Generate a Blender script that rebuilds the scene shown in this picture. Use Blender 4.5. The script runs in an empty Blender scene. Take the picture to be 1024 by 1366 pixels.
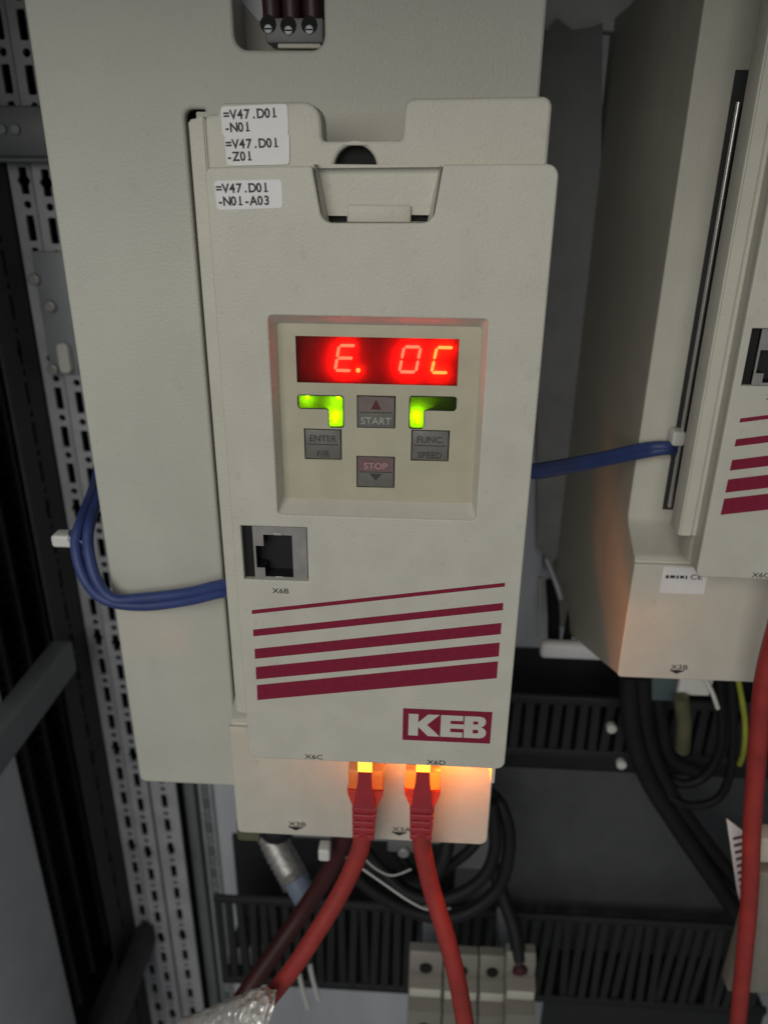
import bpy, bmesh, math, random
from mathutils import Vector, Matrix
random.seed(7)
S = 0.001                                   # everything below is written in millimetres
sc = bpy.context.scene
COL = sc.collection

# ------------------------------------------------------------------ camera
CAM = Vector((58.0, -213.0, 190.65)); FPX = 1026.0
PITCH, YAW, ROLL = math.radians(23.41), math.radians(2.967), math.radians(0.597)
fwd = Vector((-math.sin(YAW)*math.cos(PITCH), math.cos(YAW)*math.cos(PITCH), -math.sin(PITCH)))
rt = Vector((math.cos(YAW), math.sin(YAW), 0)); up = rt.cross(fwd)
c_, s_ = math.cos(ROLL), math.sin(ROLL)
rt, up = c_*rt + s_*up, -s_*rt + c_*up
cd = bpy.data.cameras.new('camera'); cam = bpy.data.objects.new('camera', cd); COL.objects.link(cam)
M4 = Matrix((rt, up, -fwd)).transposed().to_4x4(); M4.translation = CAM*S
cam.matrix_world = M4
cd.sensor_fit = 'HORIZONTAL'; cd.sensor_width = 36.0; cd.lens = 36.0*FPX/1024.0
cd.clip_start = 0.005; cd.clip_end = 50
cd.dof.use_dof = True; cd.dof.focus_distance = 0.232; cd.dof.aperture_fstop = 17
sc.camera = cam

# ------------------------------------------------------------------ light and exposure
w = bpy.data.worlds.new('World'); sc.world = w; w.use_nodes = True
w.node_tree.nodes['Background'].inputs[0].default_value = (0.92, 0.96, 1.0, 1)
w.node_tree.nodes['Background'].inputs[1].default_value = 0.14
def area(name, loc, tgt, sx, sy, power, col):
    l = bpy.data.lights.new(name, 'AREA'); l.shape = 'RECTANGLE'; l.size = sx; l.size_y = sy
    l.energy = power; l.color = col
    o = bpy.data.objects.new(name, l); COL.objects.link(o)
    o.location = Vector(loc)*S
    o.rotation_euler = (Vector(tgt)-Vector(loc)).to_track_quat('-Z', 'Y').to_euler()
    return o
area('room_lamp', (-280, -1150, 540), (20, 0, 20), 0.9, 0.7, 7.5, (1.0, 0.97, 0.90))
sc.view_settings.view_transform = 'Standard'; sc.view_settings.look = 'None'
sc.view_settings.exposure = 0.0; sc.view_settings.gamma = 1.0; sc.view_settings.use_curve_mapping = False
sc.cycles.use_denoising = True
sc.cycles.max_bounces = 8; sc.cycles.transparent_max_bounces = 12
sc.cycles.sample_clamp_indirect = 4.0

# ------------------------------------------------------------------ helpers
def ray(px, py):
    return rt*((px-512)/FPX) + up*((683-py)/FPX) + fwd
def P(px, py, Y):                            # photo pixel -> point on the vertical plane y = Y
    d = ray(px, py); return CAM + d*((Y-CAM.y)/d.y)
def PX(px, py, X):                           # photo pixel -> point on the side plane x = X
    d = ray(px, py); return CAM + d*((X-CAM.x)/d.x)
def XZ(px, py, Y):
    p = P(px, py, Y); return (p.x, p.z)

def tag(o, label=None, cat=None, group=None, kind=None):
    if label: o['label'] = label
    if cat: o['category'] = cat
    if group: o['group'] = group
    if kind: o['kind'] = kind
    return o
def thing(name, loc, label, cat, group=None):
    o = bpy.data.objects.new(name, None); COL.objects.link(o); o.location = Vector(loc)*S
    o.empty_display_size = 0.01
    return tag(o, label, cat, group)
def wloc(o):
    v = Vector((0, 0, 0))
    while o: v = v + o.location; o = o.parent
    return v
def link(name, me, mat, parent=None, origin=None):
    """me is in metres, world coordinates; the object's origin goes to the mesh centre"""
    o = bpy.data.objects.new(name, me); COL.objects.link(o)
    if me.vertices:
        xs = [v.co for v in me.vertices]
        c = Vector([(min(p[i] for p in xs)+max(p[i] for p in xs))/2 for i in range(3)])
        if origin is not None: c = Vector(origin)*S
        me.transform(Matrix.Translation(-c))
        o.location = c - (wloc(parent) if parent else Vector((0, 0, 0)))
    o.parent = parent
    if mat:
        me.materials.clear(); me.materials.append(mat)
    return o
def from_bm(name, bm, mat, parent=None, smooth=False, angle=None):
    me = bpy.data.meshes.new(name)
    bmesh.ops.recalc_face_normals(bm, faces=bm.faces)
    bmesh.ops.scale(bm, vec=(S, S, S), verts=bm.verts)
    bm.to_mesh(me); bm.free()
    if smooth:
        for p in me.polygons: p.use_smooth = True
        if angle: me.set_sharp_from_angle(angle=math.radians(angle))
    return link(name, me, mat, parent)
def box(name, x0, x1, y0, y1, z0, z1, mat, parent=None, bev=0.0, seg=2):
    bm = bmesh.new()
    bmesh.ops.create_cube(bm, size=1)
    for v in bm.verts:
        v.co = Vector(((x0+x1)/2+v.co.x*(x1-x0), (y0+y1)/2+v.co.y*(y1-y0), (z0+z1)/2+v.co.z*(z1-z0)))
    if bev > 0:
        bmesh.ops.bevel(bm, geom=list(bm.edges), offset=bev, segments=seg, affect='EDGES', profile=0.5)
    return from_bm(name, bm, mat, parent, smooth=bev > 0, angle=50)
def rounded(pts, r, n=5):
    """pts: closed polygon; r: one radius or a list"""
    out = []; N = len(pts)
    for i, p in enumerate(pts):
        rr = r[i] if isinstance(r, (list, tuple)) else r
        p = Vector(p); a = Vector(pts[i-1]); b = Vector(pts[(i+1) % N])
        if rr <= 0: out.append(tuple(p)); continue
        u = (a-p).normalized(); v = (b-p).normalized()
        ang = u.angle(v); d = min(rr/math.tan(ang/2), (a-p).length*.49, (b-p).length*.49)
        rr2 = d*math.tan(ang/2)
        cdir = (u+v).normalized(); cc = p + cdir*(rr2/math.sin(ang/2))
        s = p+u*d-cc; e = p+v*d-cc
        a0 = math.atan2(s.y, s.x); a1 = math.atan2(e.y, e.x); da = (a1-a0+math.pi) % (2*math.pi)-math.pi
        for k in range(n+1):
            t = a0+da*k/n; out.append((cc.x+math.cos(t)*rr2, cc.y+math.sin(t)*rr2))
    return out
def circle(cx, cz, r, n=24):
    return [(cx+r*math.cos(2*math.pi*k/n), cz+r*math.sin(2*math.pi*k/n)) for k in range(n)]
def rect(x0, x1, z0, z1): return [(x0, z0), (x1, z0), (x1, z1), (x0, z1)]
def curve_mesh(name, loops, thick, bev=0.0, res=2):
    cu = bpy.data.curves.new(name, 'CURVE'); cu.dimensions = '2D'; cu.fill_mode = 'BOTH'
    for lp in loops:
        sp = cu.splines.new('POLY'); sp.points.add(len(lp)-1); sp.use_cyclic_u = True
        for q, p in zip(sp.points, lp): q.co = (p[0], p[1], 0, 1)
    cu.extrude = max(thick/2-bev, 0.0001)
    if bev > 0: cu.bevel_depth = bev; cu.bevel_resolution = res; cu.offset = -bev
    o = bpy.data.objects.new(name, cu); COL.objects.link(o)
    dg = bpy.context.evaluated_depsgraph_get(); dg.update()
    me = bpy.data.meshes.new_from_object(o.evaluated_get(dg))
    bpy.data.objects.remove(o); bpy.data.curves.remove(cu)
    return me
def sheet(name, loops, y0, y1, mat, parent=None, bev=0.0):
    """flat piece in the XZ plane from y0 (front) to y1 (back), outline first then holes"""
    me = curve_mesh(name, loops, y1-y0, bev); me.name = name
    me.transform(Matrix(((1, 0, 0, 0), (0, 0, -1, (y0+y1)/2), (0, 1, 0, 0), (0, 0, 0, 1))))
    me.transform(Matrix.Scale(S, 4))
    if bev > 0:
        for p in me.polygons: p.use_smooth = True
        me.set_sharp_from_angle(angle=math.radians(40))
    return link(name, me, mat, parent)
def side_sheet(name, loops, x0, x1, mat, parent=None, bev=0.0):
    """flat piece in the YZ plane from x0 to x1; loops are (y, z)"""
    me = curve_mesh(name, loops, x1-x0, bev); me.name = name
    me.transform(Matrix(((0, 0, 1, (x0+x1)/2), (1, 0, 0, 0), (0, 1, 0, 0), (0, 0, 0, 1))))
    me.transform(Matrix.Scale(S, 4))
    if bev > 0:
        for p in me.polygons: p.use_smooth = True
        me.set_sharp_from_angle(angle=math.radians(40))
    return link(name, me, mat, parent)
def loft(name, rings, mat, parent=None, close_last=False, smooth=False):
    """rings: lists of equally many 3D points, closed loops"""
    bm = bmesh.new(); R = [[bm.verts.new(p) for p in r] for r in rings]
    n = len(rings[0])
    for a, b in zip(R, R[1:]):
        for i in range(n): bm.faces.new((a[i], a[(i+1) % n], b[(i+1) % n], b[i]))
    if close_last: bm.faces.new(R[-1])
    return from_bm(name, bm, mat, parent, smooth=smooth, angle=35)
def smooth_path(pts, k=8):
    pts = [Vector(p) for p in pts]; out = []
    for i in range(len(pts)-1):
        p0 = pts[max(i-1, 0)]; p1 = pts[i]; p2 = pts[i+1]; p3 = pts[min(i+2, len(pts)-1)]
        for j in range(k):
            t = j/k
            out.append(0.5*((2*p1)+(p2-p0)*t+(2*p0-5*p1+4*p2-p3)*t*t+(3*p1-p0-3*p2+p3)*t**3))
    out.append(pts[-1]); return out
def tube(name, pts, r, mat, parent=None, k=8, n=14, ribs=None):
    path = smooth_path(pts, k); bm = bmesh.new(); rings = []
    t0 = (path[1]-path[0]).normalized(); nrm = t0.orthogonal().normalized()
    for i, p in enumerate(path):
        t = (path[min(i+1, len(path)-1)]-path[max(i-1, 0)]).normalized()
        nrm = (nrm - t*nrm.dot(t)).normalized(); bi = t.cross(nrm)
        rr = r(i/(len(path)-1)) if callable(r) else r
        if ribs: rr += ribs*(1 if i % 2 else -1)
        rings.append([bm.verts.new(p+nrm*math.cos(2*math.pi*a/n)*rr+bi*math.sin(2*math.pi*a/n)*rr) for a in range(n)])
    for a, b in zip(rings, rings[1:]):
        for i in range(n): bm.faces.new((a[i], a[(i+1) % n], b[(i+1) % n], b[i]))
    bm.faces.new(rings[0]); bm.faces.new(rings[-1])
    return from_bm(name, bm, mat, parent, smooth=True, angle=60)
def poly(name, polys, y, mat, parent=None, thick=0.06):
    """printed shapes: thin plates lying on a front face at y"""
    return sheet(name, polys, y-thick, y, mat, parent)
def text(name, body, x, z, h, y, mat, parent=None, mono=None, xs=1.0, rot=0.0, shear=0.0, bold=0.0, align='LEFT'):
    """lettering whose capitals are h mm high, baseline start at (x, z) on the plane y"""
    cap = 0.70
    def one(ch, off):
        cu = bpy.data.curves.new('t', 'FONT'); cu.body = ch; cu.size = h/cap; cu.shear = shear
        cu.align_x = 'CENTER' if mono else align; cu.extrude = 0.03; cu.offset = bold
        cu.resolution_u = 4
        o = bpy.data.objects.new('t', cu); COL.objects.link(o)
        dg = bpy.context.evaluated_depsgraph_get(); dg.update()
        me = bpy.data.meshes.new_from_object(o.evaluated_get(dg))
        bpy.data.objects.remove(o); bpy.data.curves.remove(cu)
        me.transform(Matrix.Diagonal((xs, 1, 1, 1)))
        me.transform(Matrix.Translation((off, 0, 0))); return me
    if mono:
        bm = bmesh.new()
        for i, ch in enumerate(body):
            if ch == ' ': continue
            m = one(ch, (i+.5)*mono); bm.from_mesh(m); bpy.data.meshes.remove(m)
            if ch == '1':                            # slab foot of the label printer's figure one
                cx = (i+.5)*mono; v = bmesh.ops.create_cube(bm, size=1)['verts']
                for q in v: q.co = Vector((cx+.03*h+q.co.x*.52*h, .06*h+q.co.y*.12*h, .03+q.co.z*.05))
        me = bpy.data.meshes.new(name); bm.to_mesh(me); bm.free()
    else: me = one(body, 0)
    me.name = name
    me.transform(Matrix.Rotation(rot, 4, 'Z'))
    me.transform(Matrix(((1, 0, 0, x), (0, 0, -1, y-0.03), (0, 1, 0, z), (0, 0, 0, 1))))
    me.transform(Matrix.Scale(S, 4))
    return link(name, me, mat, parent)
def children(o): return [c for c in bpy.data.objects if c.parent == o]
def dup(o, parent=None, off=None):
    c = o.copy(); COL.objects.link(c); c.parent = parent
    if off is not None: c.location = o.location + Vector(off)*S
    for ch in children(o): dup(ch, c)
    return c

# ------------------------------------------------------------------ materials
def mat(name, col, rough=0.5, metal=0.0, var=0.06, vscale=60, bump=0.0, bscale=900, dirt=0.0, dcol=(0.1, 0.09, 0.07),
        dscale=25, spec=0.5, trans=0.0, sss=0.0, stretch=None, coat=0.0, speck=0.0):
    m = bpy.data.materials.new(name); m.use_nodes = True
    nt = m.node_tree; N = nt.nodes; L = nt.links; b = N['Principled BSDF']
    b.inputs['Roughness'].default_value = rough; b.inputs['Metallic'].default_value = metal
    b.inputs['Specular IOR Level'].default_value = spec
    if trans: b.inputs['Transmission Weight'].default_value = trans
    if coat: b.inputs['Coat Weight'].default_value = coat
    if sss:
        b.inputs['Subsurface Weight'].default_value = sss; b.inputs['Subsurface Radius'].default_value = (1, .5, .3)
        b.inputs['Subsurface Scale'].default_value = 0.002
    tc = N.new('ShaderNodeTexCoord'); mp = N.new('ShaderNodeMapping'); L.new(tc.outputs['Object'], mp.inputs[0])
    if stretch: mp.inputs['Scale'].default_value = stretch
    n1 = N.new('ShaderNodeTexNoise'); n1.inputs['Scale'].default_value = vscale; n1.inputs['Detail'].default_value = 4
    L.new(mp.outputs[0], n1.inputs['Vector'])
    r1 = N.new('ShaderNodeMapRange'); r1.inputs['To Min'].default_value = 1-var; r1.inputs['To Max'].default_value = 1+var
    r1.inputs['From Min'].default_value = .3; r1.inputs['From Max'].default_value = .7
    L.new(n1.outputs['Fac'], r1.inputs['Value'])
    mul = N.new('ShaderNodeMix'); mul.data_type = 'RGBA'; mul.blend_type = 'MULTIPLY'; mul.inputs[0].default_value = 1
    mul.inputs[6].default_value = (*col, 1); L.new(r1.outputs[0], mul.inputs[7])
    out = mul.outputs[2]
    if dirt > 0:
        n2 = N.new('ShaderNodeTexNoise'); n2.inputs['Scale'].default_value = dscale; n2.inputs['Detail'].default_value = 8
        n2.inputs['Roughness'].default_value = .7; L.new(mp.outputs[0], n2.inputs['Vector'])
        r2 = N.new('ShaderNodeMapRange'); r2.inputs['From Min'].default_value = .48; r2.inputs['From Max'].default_value = .75
        r2.inputs['To Max'].default_value = dirt; L.new(n2.outputs['Fac'], r2.inputs['Value'])
        mx = N.new('ShaderNodeMix'); mx.data_type = 'RGBA'; L.new(r2.outputs[0], mx.inputs[0]); L.new(out, mx.inputs[6])
        mx.inputs[7].default_value = (*dcol, 1); out = mx.outputs[2]
    if speck > 0:                                   # small dust specks and scuffs
        for scl, lo, hi, k in ((420, .70, .76, 1.0), (130, .72, .78, .6)):
            n4 = N.new('ShaderNodeTexNoise'); n4.inputs['Scale'].default_value = scl; n4.inputs['Detail'].default_value = 1
            L.new(mp.outputs[0], n4.inputs['Vector'])
            r4 = N.new('ShaderNodeMapRange'); r4.inputs['From Min'].default_value = lo; r4.inputs['From Max'].default_value = hi
            r4.inputs['To Max'].default_value = speck*k; L.new(n4.outputs['Fac'], r4.inputs['Value'])
            m4 = N.new('ShaderNodeMix'); m4.data_type = 'RGBA'; L.new(r4.outputs[0], m4.inputs[0]); L.new(out, m4.inputs[6])
            m4.inputs[7].default_value = (.16, .14, .11, 1); out = m4.outputs[2]
    L.new(out, b.inputs['Base Color'])
    rr = N.new('ShaderNodeMapRange'); rr.inputs['To Min'].default_value = max(rough-.07, .02); rr.inputs['To Max'].default_value = min(rough+.07, 1)
    L.new(n1.outputs['Fac'], rr.inputs['Value']); L.new(rr.outputs[0], b.inputs['Roughness'])
    if bump > 0:
        n3 = N.new('ShaderNodeTexNoise'); n3.inputs['Scale'].default_value = bscale; n3.inputs['Detail'].default_value = 2
        L.new(mp.outputs[0], n3.inputs['Vector'])
        bp = N.new('ShaderNodeBump'); bp.inputs['Strength'].default_value = bump; bp.inputs['Distance'].default_value = 0.0003
        L.new(n3.outputs['Fac'], bp.inputs['Height']); L.new(bp.outputs[0], b.inputs['Normal'])
    return m
def emit(name, col, strength):
    m = bpy.data.materials.new(name); m.use_nodes = True; nt = m.node_tree
    nt.nodes.clear(); o = nt.nodes.new('ShaderNodeOutputMaterial'); e = nt.nodes.new('ShaderNodeEmission')
    e.inputs[0].default_value = (*col, 1); e.inputs[1].default_value = strength; nt.links.new(e.outputs[0], o.inputs[0])
    return m
def pane_mat(name, clear, diff, f, gloss=0.06, rough=0.15):
    """tinted acrylic: part clear, part milky (lit from behind), with a thin surface reflection"""
    m = bpy.data.materials.new(name); m.use_nodes = True; nt = m.node_tree; N = nt.nodes; L = nt.links
    N.clear(); o = N.new('ShaderNodeOutputMaterial')
    t = N.new('ShaderNodeBsdfTransparent'); t.inputs[0].default_value = (*clear, 1)
    d = N.new('ShaderNodeBsdfTranslucent'); d.inputs[0].default_value = (*diff, 1)
    a = N.new('ShaderNodeMixShader'); a.inputs[0].default_value = f; L.new(t.outputs[0], a.inputs[1]); L.new(d.outputs[0], a.inputs[2])
    g = N.new('ShaderNodeBsdfGlossy'); g.inputs[1].default_value = rough
    n = N.new('ShaderNodeTexNoise'); n.inputs['Scale'].default_value = 300
    tc = N.new('ShaderNodeTexCoord'); L.new(tc.outputs['Object'], n.inputs['Vector'])
    r = N.new('ShaderNodeMapRange'); r.inputs['To Min'].default_value = gloss*.5; r.inputs['To Max'].default_value = gloss*1.5
    L.new(n.outputs['Fac'], r.inputs['Value'])
    b = N.new('ShaderNodeMixShader'); L.new(r.outputs[0], b.inputs[0]); L.new(a.outputs[0], b.inputs[1]); L.new(g.outputs[0], b.inputs[2])
    L.new(b.outputs[0], o.inputs[0]); return m

CREAM = mat('cream_plastic', (0.592, 0.580, 0.500), .55, bump=.55, bscale=1300, var=.045, vscale=70, dirt=.22, dcol=(.44, .42, .35), dscale=28, speck=.09)
CREAM2 = mat('cream_painted_metal', (0.565, 0.562, 0.495), .5, bump=.6, bscale=1100, var=.045, vscale=30, dirt=.22, dcol=(.43, .42, .36), dscale=16, speck=.08)
PANEL = mat('keypad_foil', (0.50, 0.475, 0.355), .38, bump=.15, bscale=900, var=.06, vscale=90, dirt=.15, dcol=(.36, .33, .24), dscale=50)
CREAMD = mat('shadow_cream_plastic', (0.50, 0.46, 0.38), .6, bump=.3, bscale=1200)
BURG = mat('burgundy_print', (0.235, 0.016, 0.045), .65, spec=.2, var=.10, vscale=500)
INK = mat('black_ink', (0.02, 0.02, 0.022), .6, var=.25, vscale=900)
LOGOW = mat('logo_cream', (0.60, 0.59, 0.53), .5)
LABEL = mat('white_label', (0.78, 0.78, 0.78), .45, var=.04, vscale=200, dirt=.08, dcol=(.5, .48, .44))
BLACK = mat('black_plastic', (0.012, 0.012, 0.014), .5, var=.2)
DARK = mat('dark_cavity', (0.006, 0.006, 0.006), .8)
BTN = mat('grey_button', (0.165, 0.160, 0.145), .42, bump=.3, bscale=700, var=.12, vscale=300)
BTNM = mat('mauve_button', (0.19, 0.115, 0.12), .42, bump=.3, bscale=700, var=.12, vscale=300)
BTNB = mat('brown_button', (0.19, 0.145, 0.135), .42, bump=.3, bscale=700, var=.12, vscale=300)
BINK = mat('button_dark_ink', (0.055, 0.05, 0.047), .6)
BWHITE = mat('button_white_ink', (0.36, 0.38, 0.34), .6, var=.2, vscale=900)
BPINK = mat('button_pink_ink', (0.50, 0.27, 0.28), .6, var=.2, vscale=900)
BRED = mat('button_red_ink', (0.10, 0.018, 0.02), .6)
STEEL = mat('nickel_shell', (0.36, 0.345, 0.33), .5, metal=.45, var=.1, vscale=200)
ZINC = mat('galvanised_steel', (0.40, 0.42, 0.45), .52, metal=.35, var=.12, vscale=30, bump=.1, bscale=200, dirt=.25, dcol=(.22, .22, .23), dscale=30)
RAIL = mat('rail_zinc', (0.56, 0.57, 0.60), .5, metal=.15, var=.10, vscale=40, dirt=.3, dcol=(.2, .2, .21), dscale=35)
BACKP = mat('mounting_plate_zinc', (0.58, 0.61, 0.66), .45, metal=.15, var=.10, vscale=12, bump=.06, bscale=150, dirt=.25, dcol=(.18, .19, .21), dscale=9, stretch=(2.5, 1, .5))
FRAME = mat('grey_frame_paint', (0.20, 0.215, 0.225), .45, var=.08, vscale=40, dirt=.3, dcol=(.08, .08, .08))
POST = mat('light_grey_frame_paint', (0.66, 0.68, 0.70), .45, var=.05, vscale=40, dirt=.2, dcol=(.25, .25, .25))
SIDE = mat('dark_side_panel', (0.045, 0.045, 0.048), .6, var=.15)
WSHADE = mat('dark_wall_shade', (0.075, 0.078, 0.082), .5, var=.1, dirt=.2, dcol=(.03, .03, .03))  # shade of the lower wall put into this colour
DUCT = mat('grey_duct_pvc', (0.017, 0.018, 0.019), .5, var=.08, dirt=.2, dcol=(.03, .03, .03))
RED = mat('red_cable_jacket', (0.34, 0.034, 0.028), .5, var=.16, vscale=90, dirt=.25, dcol=(.10, .03, .025), dscale=60, bump=.15, bscale=500, sss=0.0)
RED2 = mat('dark_red_cable_jacket', (0.055, 0.008, 0.008), .5, var=.1)
BOOT = mat('red_boot', (0.36, 0.03, 0.04), .45, var=.08, vscale=200)
BLUE = mat('blue_wire', (0.035, 0.060, 0.20), .5, var=.12, vscale=100)
CABLE = mat('black_cable', (0.012, 0.012, 0.014), .6, spec=.3, var=.15)
WIRE = mat('brown_red_wire', (0.045, 0.016, 0.018), .45, var=.15)
TIE = mat('white_nylon', (0.72, 0.72, 0.68), .4, var=.05)
GREYT = mat('grey_terminal', (0.20, 0.205, 0.21), .5, var=.1, dirt=.25, dcol=(.1, .1, .1))
BEIGET = mat('beige_terminal', (0.25, 0.24, 0.205), .5, var=.1, dirt=.35, dcol=(.15, .14, .12), dscale=60)
SCREW = mat('screw_steel', (0.46, 0.46, 0.45), .45, metal=.6, var=.1)
BRAID = mat('shield_braid', (0.42, 0.41, 0.40), .45, metal=.7, var=.35, vscale=700, bump=.8, bscale=900)
FOIL = mat('crumpled_foil', (0.66, 0.65, 0.62), .36, metal=.45, var=.10, vscale=120, bump=.12, bscale=200)
YG = mat('green_yellow_wire', (0.33, 0.36, 0.04), .45, var=.2)
OLIVE = mat('olive_sleeve', (0.10, 0.10, 0.055), .55, var=.2)
GREY = mat('dark_grey_sheet', (0.26, 0.265, 0.27), .5, var=.1)
BRASS = mat('tinned_busbar', (0.55, 0.50, 0.40), .4, metal=.6, var=.1)
REDPANE = pane_mat('red_acrylic', (0.95, 0.30, 0.24), (1.0, 0.03, 0.02), 0.31, .015, .4)
GRNPANE = pane_mat('green_acrylic', (0.55, 0.75, 0.10), (0.85, 0.98, 0.08), 0.48, .015, .4)
SEGE = emit('led_segment_red', (1.0, 0.20, 0.15), 30.0)
SEG0 = emit('led_segment_deep_red', (1.0, 0.16, 0.13), 38.0)
SEGC = emit('led_segment_orange', (1.0, 0.36, 0.10), 34.0)
LEDG = emit('led_green', (0.53, 1.0, 0.0), 52.0)
LEDO = emit('led_amber', (1.0, 0.33, 0.03), 90.0)
DISPB = mat('display_body', (0.16, 0.10, 0.085), .5)
GREENB = mat('indicator_body', (0.20, 0.16, 0.07), .5)
SEGOFF = mat('unlit_segment', (0.28, 0.20, 0.18), .5)
CLEARP = pane_mat('clear_plug_plastic', (1.0, 0.85, 0.7), (1.0, 0.78, 0.55), 0.72, .04, .3)
REDP = bpy.data.materials.new('red_plug_plastic'); REDP.use_nodes = True
_b = REDP.node_tree.nodes['Principled BSDF']; _b.inputs['Base Color'].default_value = (0.75, 0.10, 0.06, 1)
_b.inputs['Transmission Weight'].default_value = .5; _b.inputs['Roughness'].default_value = .35

# ------------------------------------------------------------------ the setting: back plate and side of the cabinet
YB = 245.0
tag(box('mounting_plate', -97, 520, YB, YB+3, -760, 420, BACKP), kind='structure')
tag(box('cabinet_back_wall', -330, 520, YB+60, YB+64, -760, 460, SIDE), kind='structure')
tag(box('cabinet_side_wall', -300, -297, -40, YB+58, -760, 460, SIDE), kind='structure')
tag(box('shading_roof', -297, 520, -150, YB+58, 292, 296, SIDE), kind='structure')  # unseen roof, set low and far forward to shade the top
tag(box('cabinet_partition', 523, 526, -40, YB+58, -760, 460, SIDE), kind='structure')
tag(box('cabinet_floor', -297, 520, -40, YB+58, -780, -764, SIDE), kind='structure')

# ------------------------------------------------------------------ perforated frame rails
def perforated(x, zlo, zhi, wslot=4.7, pitch=25.0, ph=0.0, big=4):
    loops = []; k = 0; z = zlo+12+ph
    while z < zhi-14:
        if k % big == big-1:
            loops.append(rounded([(x-wslot/2, z-7), (x+wslot/2, z-7), (x+wslot/2, z-2.6), (x+wslot*.85, z), (x+wslot/2, z+2.6), (x+wslot/2, z+7),
                                  (x-wslot/2, z+7), (x-wslot/2, z+2.6), (x-wslot*.85, z), (x-wslot/2, z-2.6)], .5, 2))
        else: loops.append(rounded(rect(x-wslot/2, x+wslot/2, z-7, z+7), .8, 2))
        loops.append(circle(x, z+12.5, 2.2, 10))
        z += pitch; k += 1
    return loops
Z0, Z1 = -700, 380
t = thing('frame_rail', (-150, YB, Z0), 'galvanised frame upright with two rows of slots, emerging beside the cream housing', 'rail')
sheet('rail_face', [rect(-161.6, -146.6, Z0, Z1)] + perforated(-154.4, Z0, Z1), YB-6, YB-4, RAIL, t)
sheet('rail_face', [rect(-177.5, -162.4, Z0, Z1)] + perforated(-169.5, Z0, Z1, ph=1), YB-1, YB+1, RAIL, t)
box('rail_step', -162.3, -161.7, YB-6, YB+1, Z0, Z1, FRAME, t)
sheet('rail_face', [rect(-144.6, -124.6, Z0, Z1)] + perforated(-135, Z0, Z1, ph=5), YB-6, YB-4, RAIL, t)
box('rail_channel', -179, -124.6, YB+14, YB+16, Z0, Z1, DARK, t)
side_sheet('rail_flank', [rect(YB-40, YB+16, Z0, Z1)] + perforated(YB-20, Z0, Z1, ph=9), -180.4, -178.4, SIDE, t)
box('rail_web', -146.4, -144.8, YB-3, YB+14, Z0, Z1, FRAME, t)
t = thing('mounting_strip', (-104, YB, Z0), 'narrow punched metal strip running down beside the mounting plate', 'rail')
sheet('strip_face', [rect(-106.8, -97.6, Z0, Z1)] + perforated(-102.2, Z0, Z1, wslot=4.6, ph=3, big=99), YB-5, YB-3, RAIL, t)
box('strip_back', -124, -98, YB+8, YB+10, Z0, Z1, FRAME, t)
box('fold', -114.5, -112.8, YB-1, YB+8, Z0, Z1, FRAME, t)

# grey bars of the frame running from the rail to the door side
def depth_bar(X, z0, z1, y0, y1, label, m):
    t = thing('frame_bar', (X, y1, z0), label, 'bar')
    box('bar', X-14, X, y0, y1, z0, z1, m, t, bev=1.5)
    box('flange', X-30, X-14, y0+4, y1, z0, z0+2.5, m, t)
    return t
b1 = depth_bar(-167, -112, -89, 20, YB-41, 'grey steel frame bar sloping past the louvred panel below the blue wire loop', FRAME)
b2 = thing('frame_bar', (-200, YB-12, 197), 'dark grey frame bar crossing the punched upright behind the upper edge of the cream housing', 'bar')
bz0, bz1 = XZ(20, 216, YB-18)[1], XZ(20, 140, YB-18)[1]
box('bar', -290, -128, YB-18, YB-7, bz0+2.5, bz1, FRAME, b2, bev=1.2)
box('bar_lip', -290, -128, YB-22, YB-7, bz0, bz0+2.3, FRAME, b2, bev=.8)
for px in (4, 22):
    x, z = XZ(px, 172, YB-18); sheet('bolt', [circle(x, z, 2.6, 12)], YB-20.5, YB-17.8, ZINC, b2, bev=.6)
b3 = depth_bar(-158, -415, -394, 90, YB-8, 'dark frame bar low down meeting the punched upright', SIDE)
t = thing('frame_post', (-190, 90, -700), 'pale grey painted cabinet post at the door side', 'post')
yp = PX(64, 1200, -181).y
box('post_face', -186, -181, 40, yp, -700, 286, POST, t, bev=1)
box('post_seal', -190, -184, yp+.5, yp+6, -700, 286, BLACK, t, bev=1)
# louvred side panel
t = thing('louvred_panel', (-215, 190, -700), 'dark louvred side panel of the cabinet with rows of narrow slats', 'panel')
box('panel_back', -226, -223, 10, YB+56, -700, 380, DARK, t)
first = None
for k in range(86):
    z = -440+9.0*k
    if first is None:
        bm = bmesh.new()
        v = [bm.verts.new(p) for p in [(-223, 20, z), (-214, 20, z+3), (-214, 20, z+4.2), (-223, 20, z+1.2), (-223, YB+50, z), (-214, YB+50, z+3), (-214, YB+50, z+4.2), (-223, YB+50, z+1.2)]]
        for f in [(0, 1, 2, 3), (4, 5, 6, 7), (0, 1, 5, 4), (1, 2, 6, 5), (2, 3, 7, 6), (3, 0, 4, 7)]: bm.faces.new([v[i] for i in f])
        first = from_bm('slat', bm, FRAME if False else SIDE, t)
    else:
        o = first.copy(); COL.objects.link(o); o.location.z = first.location.z + 9.0*k*S
for k in range(9):
    box('panel_rib', -222, -211, 30+28*k, 33+28*k, -445, 345, SIDE, t)

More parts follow.
